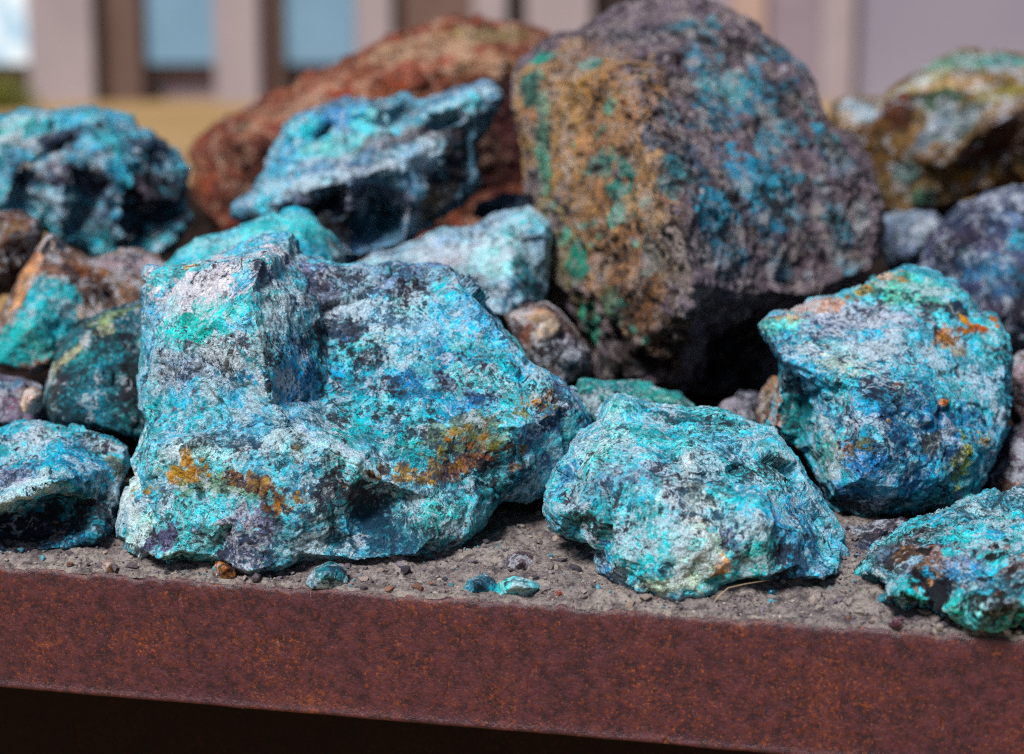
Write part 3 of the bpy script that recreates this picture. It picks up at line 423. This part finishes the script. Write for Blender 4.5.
rock('grey blue stone in the shade below the orange brown rock', 3.2,
 [(878,218,.0),(905,210,.0),(935,211,.0),(952,222,.0),(940,255,.0),(915,275,.0),(885,270,.0)], [(905,230,-.05),(930,228,-.05),(910,255,-.05)], '64788e', [(890,230,20,16,0,'506478',.8),(930,220,20,9,0,'9ca4b4',.8)], thick=.15, voxel=.005)
rock('deep purple and blue rock at the right edge behind the jagged blue rock', 2.92,
 [(905,290,.0),(920,262,.0),(928,241,.0),(945,216,.02),(965,201,.03),(995,190,.04),(1030,184,.05),(1085,200,.05),(1095,290,.0),(1060,370,-.03),(1000,375,-.03),(950,330,-.02)],
 [(950,240,-.05),[(975,215,-.03),(1000,225,-.07),(1040,225,-.07)],(985,260,-.10),(1020,280,-.10),(1000,320,-.10),(930,270,-.02)],
 '3e4a68', [(970,225,40,22,-20,'3c3450',.95,-.04,.05),(1010,215,20,16,0,'6c90b4',.85,.04,.0),(1018,240,14,9,0,'38a4bc',.9),(940,260,22,20,0,'1c1420',.9,-.1,.06),(990,270,36,14,10,'2080a8',.85,.0,.04),(1010,290,24,12,0,'2c6890',.8),(1015,315,26,16,0,'4c4058',.8,0,.05),(985,195,20,8,0,'6c708c',.8,.04)], thick=.3, voxel=.004, amp=1.3)
rock('brownish pink stone at the right edge beside the jagged blue rock', 2.55,
 [(1004,370,.0),(1020,352,.0),(1050,350,.0),(1070,380,.0),(1060,425,.0),(1020,428,.0),(1005,410,.0)], [(1020,385,-.04),(1040,395,-.05)], '7a6468', [(1018,370,16,12,0,'a89098',.8),(1015,405,14,12,0,'5a2c20',.8)], thick=.12, voxel=.003)
rock('purple brown stone at the right edge above the knobbly turquoise rock', 2.45,
 [(996,455,.0),(1004,432,.0),(1025,420,.0),(1055,430,.0),(1060,490,-.03),(1010,505,-.04),(985,500,-.03),(985,478,-.01)], [(1010,450,-.04),(1020,480,-.06)], '4c4050', [(1012,445,12,10,0,'786878',.8),(1005,490,24,9,0,'8a6058',.85)], thick=.14, voxel=.003)
rock('tan orange stone wedged against the left edge of the jagged blue rock', 2.55,
 [(755,412,.0),(760,395,.0),(772,378,.0),(790,380,.0),(795,430,.0),(775,445,.0),(760,435,.0)], [(768,400,-.03),(775,425,-.03)], 'a07858', [(762,405,8,12,0,'a09088',.8),(770,425,9,10,0,'b0682c',.8)], thick=.1, voxel=.003)
rock('light grey rounded stone in the dark gap behind the rounded turquoise rock', 2.5,
 [(715,412,.0),(722,401,.0),(735,396,.0),(748,402,.0),(757,418,.0),(755,440,.0),(720,435,.0)], [(735,408,-.03),(745,420,-.03)], '8a8490', (), thick=.08, voxel=.0025, amp=.3, rough=.5, dark=-.06, pale=-.03, cuts=8, inset=None)
rock('dark grey stone behind the light grey rounded stone', 2.62,
 [(728,402,.0),(740,390,.0),(758,392,.0),(768,410,.0),(765,435,.0),(735,430,.0)], [(750,405,-.03)], '3a3848', (), thick=.1, voxel=.003, amp=.5)
rock('dark purple stone in the gap between the rounded turquoise and knobbly rocks', 2.21,
 [(838,545,.0),(848,528,.0),(875,520,.0),(905,516,.0),(915,530,.0),(880,560,-.04),(858,572,-.06),(842,565,-.04)], [(860,540,-.04),(885,530,-.03),(855,557,-.07)], '3c3844', [(860,545,16,8,0,'484a60',.8),(885,525,20,8,0,'58404a',.8)], thick=.12, voxel=.0025)
# ------------------------------------------------------------------ chips and pebbles
G2 = 'small stones lying on the sand behind the rim'
def chip(label, outline, inner, tint, patches=(), dz=0., **k):
    ym = max(p[1] for p in outline); d = dground(ym, RIM_Z + .003) + .012
    h = max(p[1] for p in outline) - min(p[1] for p in outline)
    kw = dict(inset=None, cuts=4 if k.get('name') else 14, thick=.03, voxel=.0011, amp=.22, rough=.45, name='stone_chip', cat='stone', group=G2); kw.update(k)
    return rock(label, d + dz, [(x, y, (ym - y) / h * .02) for x, y in outline], inner, tint, patches, **kw)
chip('darker mottled half of the turquoise chip pair beside the rim', [(462,588),(469,579),(485,573),(494,580),(498,588),(494,594),(470,594)], [(478,583,-.012)], '2a98ac', [(476,588,10,5,0,'1a4c60',.9)], dark=.03)
chip('bright turquoise flat chip beside the rim below the purple pebble', [(494,590),(498,582),(514,575),(538,582),(541,588),(527,597),(499,596)], [(515,584,-.014),(528,588,-.014)], '50d0d8', [(520,580,20,5,0,'80dce0',.8)])
chip('round purple brown pebble behind the bright turquoise chip', [(503,568),(507,556),(520,550),(533,554),(538,565),(533,575),(518,578),(507,576)], [(520,562,-.015)], '5c4a54', [(533,560,4,4,0,'a89ca4',.8)], dark=-.08, amp=.06, rough=.25, name='pebble')
chip('oblong grey tan pebble right of the purple brown pebble', [(540,572),(544,566),(556,565),(563,571),(560,580),(546,582)], [(552,572,-.012)], '94868a', (), dark=-.05, amp=.06, rough=.25, name='pebble')
chip('tiny reddish brown stone at the foot of the rounded turquoise rock', [(550,596),(553,590),(561,588),(567,592),(564,598),(554,599)], [(559,593,-.006)], 'a0583c', (), dark=-.04, name='pebble')
chip('orange ochre stone wedged under the largest boulder', [(213,566),(217,559),(228,562),(236,570),(235,580),(220,578)], [(225,568,-.012)], 'b4701c', (), amp=.35)
chip('dark teal fragment under the right foot of the largest boulder', [(306,584),(314,568),(330,562),(345,568),(347,582),(330,588),(312,588)], [(326,574,-.014)], '1a7484', [(320,578,6,4,0,'48c0cc',.9)], amp=.35, dark=.04)
chip('small blue chip on the sand in front of the rounded turquoise rock', [(764,593),(766,587),(773,584),(778,590),(776,598),(768,598)], [(771,591,-.008)], '3ca4cc', (), amp=.2)
chip('small tan pebble left of the largest boulder near the rim', [(102,568),(104,561),(111,559),(115,564),(113,572),(105,572)], [(108,565,-.008)], 'b09480', (), dark=-.05, amp=.08, rough=.3, name='pebble')
chip('flat tan pebble behind the small tan pebble on the left', [(94,555),(98,549),(110,547),(117,551),(112,557),(100,558)], [(106,552,-.008)], 'a48c80', (), dark=-.05, amp=.08, rough=.3, name='pebble')
chip('purple red shard on the sand near the knobbly rock', [(888,626),(893,618),(903,616),(906,625),(898,629)], [(896,622,-.006)], '6c4048', (), dark=-.02)
rock('cream coloured pebble at the left edge in front of the dark teal rock', 2.44,
 [(20,405,.0),(24,391,.0),(33,386,.0),(42,392,.0),(43,408,.0),(34,414,.0),(24,413,.0)], [(32,398,-.02)], 'c4a894', (), thick=.03, voxel=.002, amp=.1, rough=.4, dark=-.05, name='pebble', cat='stone', group=G2, cuts=3, inset=None)
#END_ROCKS
# ------------------------------------------------------------------ cart
A = P(0, 565, dground(565)); B = P(1024, 638, dground(638))
U = (B - A); U[2] = 0; U /= np.linalg.norm(U); N = np.array((-U[1], U[0], 0.))      # N points into the cart
O = (A + B) / 2; O[2] = 0
def R(u, v, z): return O + U * u + N * v + np.array((0, 0, z))
CL, CW = 1.25, 2.3       # half length, width
def rust(name, dk=1.0):
    t = NT(name); co = t.co
    n1 = t.noise(co, 10, 5, .65); n2 = t.noise(t.map(co, loc=(3, 1, 2)), 60, 9, .72); n3 = t.noise(t.map(co, loc=(6, 2, 2)), 170, 6, .72)
    n4 = t.noise(t.map(co, loc=(2, 6, 8)), 105, 7, .7)
    c = t.mix(t.ss(n2, .36, .62), lin('301624', dk), lin('582430', dk))
    c = t.mix(t.ss(t.math('ADD', n3, t.math('MULTIPLY', n1, .25)), .62, .74, 0, .85), c, lin('662c22', dk))
    c = t.mix(t.ss(t.math('ADD', n4, t.math('MULTIPLY', n1, .3)), .745, .81, 0, .8), c, lin('84401e', dk))
    c = t.mix(t.ss(t.noise(t.map(co, loc=(1, 9, 2)), 220, 5, .72), .56, .63, 0, .8), c, lin('1c1018', dk))
    c = t.mix(t.ss(t.math('ADD', t.noise(t.map(co, loc=(5, 9, 4)), 260, 4, .7), t.math('MULTIPLY', n1, .25)), .735, .785, 0, .8), c, lin('a04e22', dk))
    sc_ = t.noise(t.map(t.vadd(co, t.noise(co, 60, 3, color=True), .006), loc=(4, 4, 4), scale=(1, 1, .28), rot=(0, .3, 0)), 55, 2, .5)
    gz = t.ss(sc_, .70, .77)
    c = t.mix(t.math('MULTIPLY', gz, .5), c, lin('8a481f', dk))
    geo = t.t.nodes.new('ShaderNodeNewGeometry'); sx = t.t.nodes.new('ShaderNodeSeparateXYZ'); t.set(sx.inputs[0], geo.outputs['Normal'])
    c = t.mix(t.ss(t.math('ADD', sx.outputs[2], t.math('MULTIPLY', n3, .9)), 1.22, 1.42), c, lin('80746e', max(dk, .3)))
    h = t.math('SUBTRACT', t.math('ADD', t.math('MULTIPLY', n2, .6), t.math('MULTIPLY', n3, .4)), t.math('MULTIPLY', gz, .6))
    return t.fin(c, t.ss(n2, .3, .7, .28, .5), t.bump(h, .0032, .9), .5 if dk > .5 else .1)
rust_m = rust('rusted_steel', .62); rust_shade = rust('shaded_rusted_steel', .12)  # second copy is darkened to paint the shade under the rim
cart = empty('ore_cart', tuple(O))
setp(cart, 'long rusty purple brown steel ore cart filled with sand and rocks', 'ore cart')
prof = [(.055, 1.0985), (.006, 1.0985), (.0025, 1.0975), (.0006, 1.0955), (0, 1.092)] + [(0, 1.092 - .0112 * k) for k in range(1, 11)] + [(0, .972), (-.0006, .967), (-.0014, .9645), (-.0014, .9625), (.0004, .9605), (.004, .9595), (.17, .959), (.17, .971), (.055, .971)]
nu = 700; V = []; F = []; npf = len(prof)
uu = np.linspace(-CL, CL, nu)
q = np.stack((uu * 9, uu * 0 + 3.3, uu * 0), 1); wob = fbm(q, 4) * .0012
qe = np.stack((uu * 45, uu * 0 + 8.3, uu * 0), 1); chipn = np.clip(fbm(qe, 4, .65), -.2, 1) * .0048
for k, (v_, z_) in enumerate(prof):
    for i, u in enumerate(uu):
        dz = (wob[i] - (chipn[i] if k < 5 else 0)) if k < 5 else (wob[i] * .6 if z_ < .98 else 0)
        V.append(R(u, v_ + wob[i] * .7, z_ + dz) - O)
for k in range(npf):
    for i in range(nu - 1):
        a = k * nu + i; b = ((k + 1) % npf) * nu + i; F.append((a, a + 1, b + 1, b))
mesh_obj('rim', V, F, rust_m, parent=cart, smooth=True)
def slab(name, u0, u1, v0, v1, z0, z1, mat, parent):
    V = [R(u, v, z) - O for z in (z0, z1) for (u, v) in ((u0, v0), (u1, v0), (u1, v1), (u0, v1))]
    return mesh_obj(name, V, [(0, 3, 2, 1), (4, 5, 6, 7), (0, 1, 5, 4), (1, 2, 6, 5), (2, 3, 7, 6), (3, 0, 4, 7)], mat, parent=parent)
slab('side_panel', -CL, CL, .172, .182, .12, .969, rust_shade, cart)
slab('side_panel', -CL, CL, CW, CW + .012, .12, 1.097, rust_m, cart)
for s in (-1, 1): slab('end_panel', s * CL, s * (CL - .012), .184, CW - .002, .12, 1.097, rust_m, cart)
slab('floor_plate', -CL + .014, CL - .014, .184, CW - .002, .12, .14, rust_shade, cart)
for s in (-1, 1):
    for v_ in (.45, CW - .5): slab('wheel_block', s * .7 - .25, s * .7 + .25, v_ - .06, v_ + .06, .0, .118, rust_shade, cart)
# ------------------------------------------------------------------ sand inside the cart
us = np.linspace(-CL + .015, CL - .015, 780)
vs = np.concatenate((.34 * np.linspace(0, 1, 130) ** 1.25, .34 + (CW - .345) * np.linspace(0.01, 1, 70) ** 1.4))
UU, VV = np.meshgrid(us, vs, indexing='ij')
front = .0012 + .005 * np.clip(fbm(np.stack((us * 30, us * 0 + .7, us * 0), 1), 5, .65) + .3, 0, 1.6)
VV = VV + front[:, None] * np.exp(-VV / .03)
q3 = np.stack((UU.ravel(), VV.ravel(), UU.ravel() * 0 + .37), 1)
hh = (.007 * fbm(q3 * 9, 3) + .0052 * fbm(q3 * 34, 5, .66) + .0022 * fbm(q3 * 170, 2)).reshape(UU.shape)
mound = .22 * sstep(1.25, 1.8, VV) * (1 - .6 * sstep(1.75, 2.2, VV)) + .012 * sstep(.02, .12, VV)
edge = sstep(0, .02, VV - front[:, None])
ZZ = RIM_Z - .0040 + .0050 * sstep(0, .0022, VV - front[:, None]) + edge * (.0030 + hh) + mound
V = np.stack([O[k] + U[k] * UU + N[k] * VV for k in (0, 1)] + [ZZ], -1).reshape(-1, 3); V = V - O
nv = len(vs); F = []
for i in range(len(us) - 1):
    for j in range(129): F.append((i * nv + j, (i + 1) * nv + j, (i + 1) * nv + j + 1, i * nv + j + 1))
t = NT('sand')
n1 = t.noise(t.co, 20, 4, .6); n2 = t.noise(t.co, 130, 8, .75); n3 = t.noise(t.map(t.co, loc=(3, 3, 3)), 520, 3, .7)
n4 = t.noise(t.map(t.co, loc=(1, 6, 3)), 300, 6, .75); n5 = t.noise(t.map(t.co, loc=(7, 2, 3)), 48, 6, .7)
c = t.mix(t.ss(n1, .3, .7), lin('847a7a'), lin('a49a94'))
c = t.mix(t.ss(n5, .48, .62, 0, .8), c, lin('544c52')); c = t.mix(t.ss(n2, .5, .62, 0, .8), c, lin('423a42')); c = t.mix(t.ss(n2, .34, .44, .8, 0), c, lin('b4a8a2'))
c = t.mix(t.ss(n4, .58, .64, 0, .8), c, lin('282430')); c = t.mix(t.ss(n4, .34, .40, .8, 0), c, lin('c4b8b0'))
c = t.mix(t.ss(t.noise(t.map(t.co, loc=(3, 9, 9)), 130, 5, .7), .62, .68, 0, .7), c, lin('7a5444')); c = t.mix(t.ss(t.noise(t.map(t.co, loc=(8, 9, 1)), 26, 7, .72), .6, .7, 0, .45), c, lin('4c9098'))
sand_m = t.fin(c, .9, t.bump(t.math('ADD', t.math('MULTIPLY', n2, .6), t.math('MULTIPLY', n5, .9)), .012, 1.), .15)
setp(mesh_obj('sand', V, F, sand_m, tuple(O), smooth=True), kind='structure')
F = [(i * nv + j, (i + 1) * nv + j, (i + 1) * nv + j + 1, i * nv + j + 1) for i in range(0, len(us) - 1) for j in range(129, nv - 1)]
t = NT('gap_shade_dark'); n1 = t.noise(t.co, 30, 5, .7); n2 = t.noise(t.co, 120, 4, .7)  # near-black sheet stands in for the shade in gaps between rocks
gap_shade_floor = t.fin(t.mix(t.ss(n1, .35, .65), lin('1c1614'), lin('3a2c28')), .95, t.bump(t.math('ADD', n1, n2), .02, 1.), .1)
setp(mesh_obj('gap_shade_floor', V, F, gap_shade_floor, tuple(O), smooth=True), kind='structure')
def sand_z(u, v):
    i = np.clip(np.searchsorted(us, u), 0, len(us) - 1); j = np.clip(np.searchsorted(vs, v), 0, nv - 1); return ZZ[i, j]
# gravel: grains scattered over the sand strip
bmi = bmesh.new(); bmesh.ops.create_icosphere(bmi, subdivisions=1, radius=1); bmi.verts.ensure_lookup_table()
iv = np.array([v.co for v in bmi.verts]); iff = np.array([[v.index for v in f.verts] for f in bmi.faces]); bmi.free()
rs = np.random.RandomState(5); VS, FS, CS = [], [], []
pal = [lin(c) for c in ('7c7274', '988a84', '5c525a', 'a89e98', '7a5444', '403a44', '8c7c76', '6c6470', '4c8c9c')]
pw = np.array([.2, .16, .16, .1, .07, .1, .08, .07, .06]); pw /= pw.sum()
for k in range(3200):
    u = rs.uniform(-.62, .58); v_ = .006 + .34 * rs.rand() ** 1.5; s = .0007 + .0055 * rs.rand() ** 9 + .0010 * rs.rand()
    p = R(u, v_, 0); p[2] = sand_z(u, v_) + s * .25
    sh = rs.uniform(.6, 1.3, 3) * (1, 1, .75); a = rs.uniform(0, 6.28); x = iv * sh * (1 + .24 * rs.normal(size=(len(iv), 1)))
    x = np.stack((x[:, 0] * math.cos(a) - x[:, 1] * math.sin(a), x[:, 0] * math.sin(a) + x[:, 1] * math.cos(a), x[:, 2]), 1) * s
    FS.append(iff + len(VS) * len(iv)); VS.append(x + p - O); CS.append(np.tile(pal[rs.choice(len(pal), p=pw)] * rs.uniform(.7, 1.2), (len(iv), 1)))
t = NT('gravel'); n1 = t.noise(t.co, 900, 3, .6)
gv = t.mix(t.ss(n1, .35, .65), t.attr('tint', True), t.mix(1., t.attr('tint', True), (.6, .6, .6), 'MULTIPLY'))
gm_ = t.fin(gv, .8, t.bump(n1, .001, .6), .3)
go = mesh_obj('gravel', np.concatenate(VS), np.concatenate(FS).tolist(), gm_, tuple(O))
cs = np.concatenate(CS); at = go.data.attributes.new('tint', 'FLOAT_COLOR', 'POINT'); at.data.foreach_set('color', np.concatenate([cs, np.ones((len(cs), 1))], 1).astype(np.float32).ravel())
setp(go, 'loose fine gravel grains scattered over the sand strip', 'gravel', kind='stuff')
# dry straw stem
def tube(pts, rad, nseg=7):
    V, F = [], []
    for i, p in enumerate(pts):
        d = pts[min(i + 1, len(pts) - 1)] - pts[max(i - 1, 0)]; d = d / np.linalg.norm(d)
        a = np.cross(d, (0, 0, 1.)); a /= np.linalg.norm(a); b = np.cross(d, a); r = rad[i]
        for k in range(nseg): V.append(p + a * r * math.cos(k * 6.2832 / nseg) + b * r * math.sin(k * 6.2832 / nseg))
    for i in range(len(pts) - 1):
        for k in range(nseg): F.append((i * nseg + k, i * nseg + (k + 1) % nseg, (i + 1) * nseg + (k + 1) % nseg, (i + 1) * nseg + k))
    F.append(tuple(range(nseg))); F.append(tuple(range((len(pts) - 1) * nseg, len(pts) * nseg))); return V, F
t = NT('straw'); straw = t.fin(t.mix(t.noise(t.co, 300, 3), lin('6e5c48'), lin('a08c70')), .7)
def stem(label, pix, r0):
    pts = [P(x, y, d) for x, y, d in pix]; base = pts[0].copy()
    V, F = tube([p - base for p in pts], [r0 * (1 - .5 * i / (len(pts) - 1)) for i in range(len(pts))])
    setp(mesh_obj('straw', V, F, straw, tuple(base), smooth=True), label, 'straw')
stem('dry bent straw stem rising from the sand to the foot of the rounded turquoise rock', [(711, 606, 2.0), (719, 596, 2.0), (728, 588, 2.005), (745, 584, 2.01), (770, 580, 2.02)], .0009)
# ------------------------------------------------------------------ far setting
def flat(name, base, var, scale, rough=.85):
    t = NT(name); n1 = t.noise(t.co, scale, 5, .6)
    return t.fin(t.mix(t.ss(n1, .3, .7), lin(base), lin(var)), rough, t.bump(t.noise(t.co, scale * 12, 3), .004, .5), .25)
m_ground = flat('tan_ground', '9c8058', '86693f', .6)
gs = 400; setp(mesh_obj('ground', [(-gs, -gs, 0), (gs, -gs, 0), (gs, gs, 0), (-gs, gs, 0)], [(0, 1, 2, 3)], m_ground), kind='structure')
m_pil = flat('pale_plaster', '968a8c', '8a7e82', .8); m_brown = flat('shade_and_stem_brown', '66504a', '5a463f', 1.2); m_wall = flat('lilac_plaster', '86808c', '7c7684', .4)
m_dark = flat('dark_panel', '2e2220', '241a1a', 1.2); m_peach = flat('peach_plaster', 'a88e84', '9c8278', 1.)
m_pink = flat('sill_plaster', '887a84', '7c6e78', 1.)
t = NT('window_glass'); m_glass = t.fin(t.mix(t.noise(t.co, .9, 3), lin('587c94'), lin('7898b0')), .12, None, .5)
t = NT('bright_glass'); m_glass2 = t.fin(t.mix(t.ss(t.noise(t.co, 1.6, 3), .4, .6), lin('9cc0d8'), lin('dce8f0')), .15, None, .5)
D = 31.0
bld = empty('building', (0, D, 0)); setp(bld, 'long pale plaster building with blue windows and tall pillars far behind the heap', 'building')
def bx(name, px0, px1, z0, z1, y0, y1, mat, parent):
    x0 = (px0 - 512) / FPX * D * 1.0; x1 = (px1 - 512) / FPX * D
    V = [(x, y, z) for z in (z0, z1) for (x, y) in ((x0, y0), (x1, y0), (x1, y1), (x0, y1))]
    return mesh_obj(name, V, [(0, 3, 2, 1), (4, 5, 6, 7), (0, 1, 5, 4), (1, 2, 6, 5), (2, 3, 7, 6), (3, 0, 4, 7)], mat, parent=parent)
bx('wall', -500, 1600, -.2, 6.5, .8, 1.4, m_pink, bld)
for a, b, m in ((34, 98, m_pil), (218, 262, m_pil), (358, 393, m_pil), (474, 506, m_pil), (526, 590, m_pil)):
    bx('pillar', a, b, -.1, 6.4, 0, .78, m, bld)
for a, b, m in ((98.3, 142, m_brown), (262.3, 281, m_brown), (393.3, 473.7, m_brown), (506.3, 525.7, m_dark), (590.3, 640, m_dark)):  # panels paint the shaded side of each pillar as solid colour
    bx('pillar_shade_panel', a, b, -.1, 6.4, .3, .79, m, bld)
for a, b, g in ((-60, 33.7, m_glass2), (142.3, 217.7, m_glass), (281.3, 357.7, m_glass)):
    w = bx('window', a, b, .52, 6.0, .5, .79, m_dark, bld); bx('pane', a + 3, b - 3, .58, 5.9, .46, .498, g, w)
bx('wall_panel', 640.3, 727, -.1, 6.4, .2, .79, m_wall, bld); bx('wall_panel', 727.3, 762, -.1, 6.4, .1, .79, m_peach, bld)
bx('wall_panel', 762.3, 816, -.1, 6.4, .25, .79, m_pink, bld); bx('downpipe', 818, 849, -.1, 6.4, .0, .24, m_pil, bld); bx('wall_panel', 816.3, 1500, -.1, 6.4, .26, .79, m_wall, bld)
# low bush at the left, built of many small leaves on stems
t = NT('olive_leaf'); leaf_m = t.fin(t.mix(t.noise(t.co, 6, 3), lin('4a5418'), lin('7c7c28')), .6, None, .3)
bush = empty('bush', ((-10 - 512) / FPX * 29, 29, 0)); setp(bush, 'low olive green bush in front of the far building at the left', 'bush')
V, F = [], []
for k in range(5200):
    th, ph, r = rs.uniform(0, 6.28), math.acos(rs.uniform(-.2, 1)), rs.rand() ** .4
    c = np.array((math.cos(th) * math.sin(ph) * .75 * r, math.sin(th) * math.sin(ph) * .5 * r, .05 + .46 * r * math.cos(ph))); c *= 1 + .2 * math.sin(th * 5 + ph * 7)
    if c[2] < .01: continue
    a = rs.normal(size=3); a /= np.linalg.norm(a); b = np.cross(a, rs.normal(size=3)); b /= np.linalg.norm(b); s = rs.uniform(.02, .04)
    i = len(V); V += [c - a * s, c + b * s * .4, c + a * s, c - b * s * .4]; F.append((i, i + 1, i + 2, i + 3))
mesh_obj('foliage', V, F, leaf_m, parent=bush)
V, F = [], []
for k in range(9):
    a = k * .7; tip = np.array((math.cos(a) * .4, math.sin(a) * .25, .38)); v_, f_ = tube([np.array((0, 0, 0.)), tip * .5 + (0, 0, .04), tip], [.014, .01, .004])
    F += [tuple(i + len(V) for i in q_) for q_ in f_]; V += v_
mesh_obj('stems', V, F, m_brown, parent=bush).name = 'stem'
# ------------------------------------------------------------------ light
SUN_EL, SUN_AZ = 50.0, -150.0      # azimuth from +Y, clockwise: behind the camera on the left
w = bpy.data.worlds.new('World'); sc.world = w; w.use_nodes = True; nt = w.node_tree
sky = nt.nodes.new('ShaderNodeTexSky'); sky.sky_type = 'NISHITA'; sky.sun_disc = False
sky.sun_elevation = math.radians(SUN_EL); sky.sun_rotation = math.radians(SUN_AZ)
nt.links.new(sky.outputs[0], nt.nodes['Background'].inputs[0]); nt.nodes['Background'].inputs[1].default_value = .048
sd = bpy.data.lights.new('sun', 'SUN'); sd.energy = 4.2; sd.angle = math.radians(15); sd.color = (1, .97, .93)
so = bpy.data.objects.new('sun', sd); C.objects.link(so)
el, az = math.radians(SUN_EL), math.radians(SUN_AZ)
so.rotation_euler = Vector((-math.sin(az) * math.cos(el), -math.cos(az) * math.cos(el), -math.sin(el))).to_track_quat('-Z', 'Y').to_euler()
sc.view_settings.view_transform = 'Standard'; sc.view_settings.look = 'None'; sc.view_settings.exposure = 0.5; sc.view_settings.gamma = 1
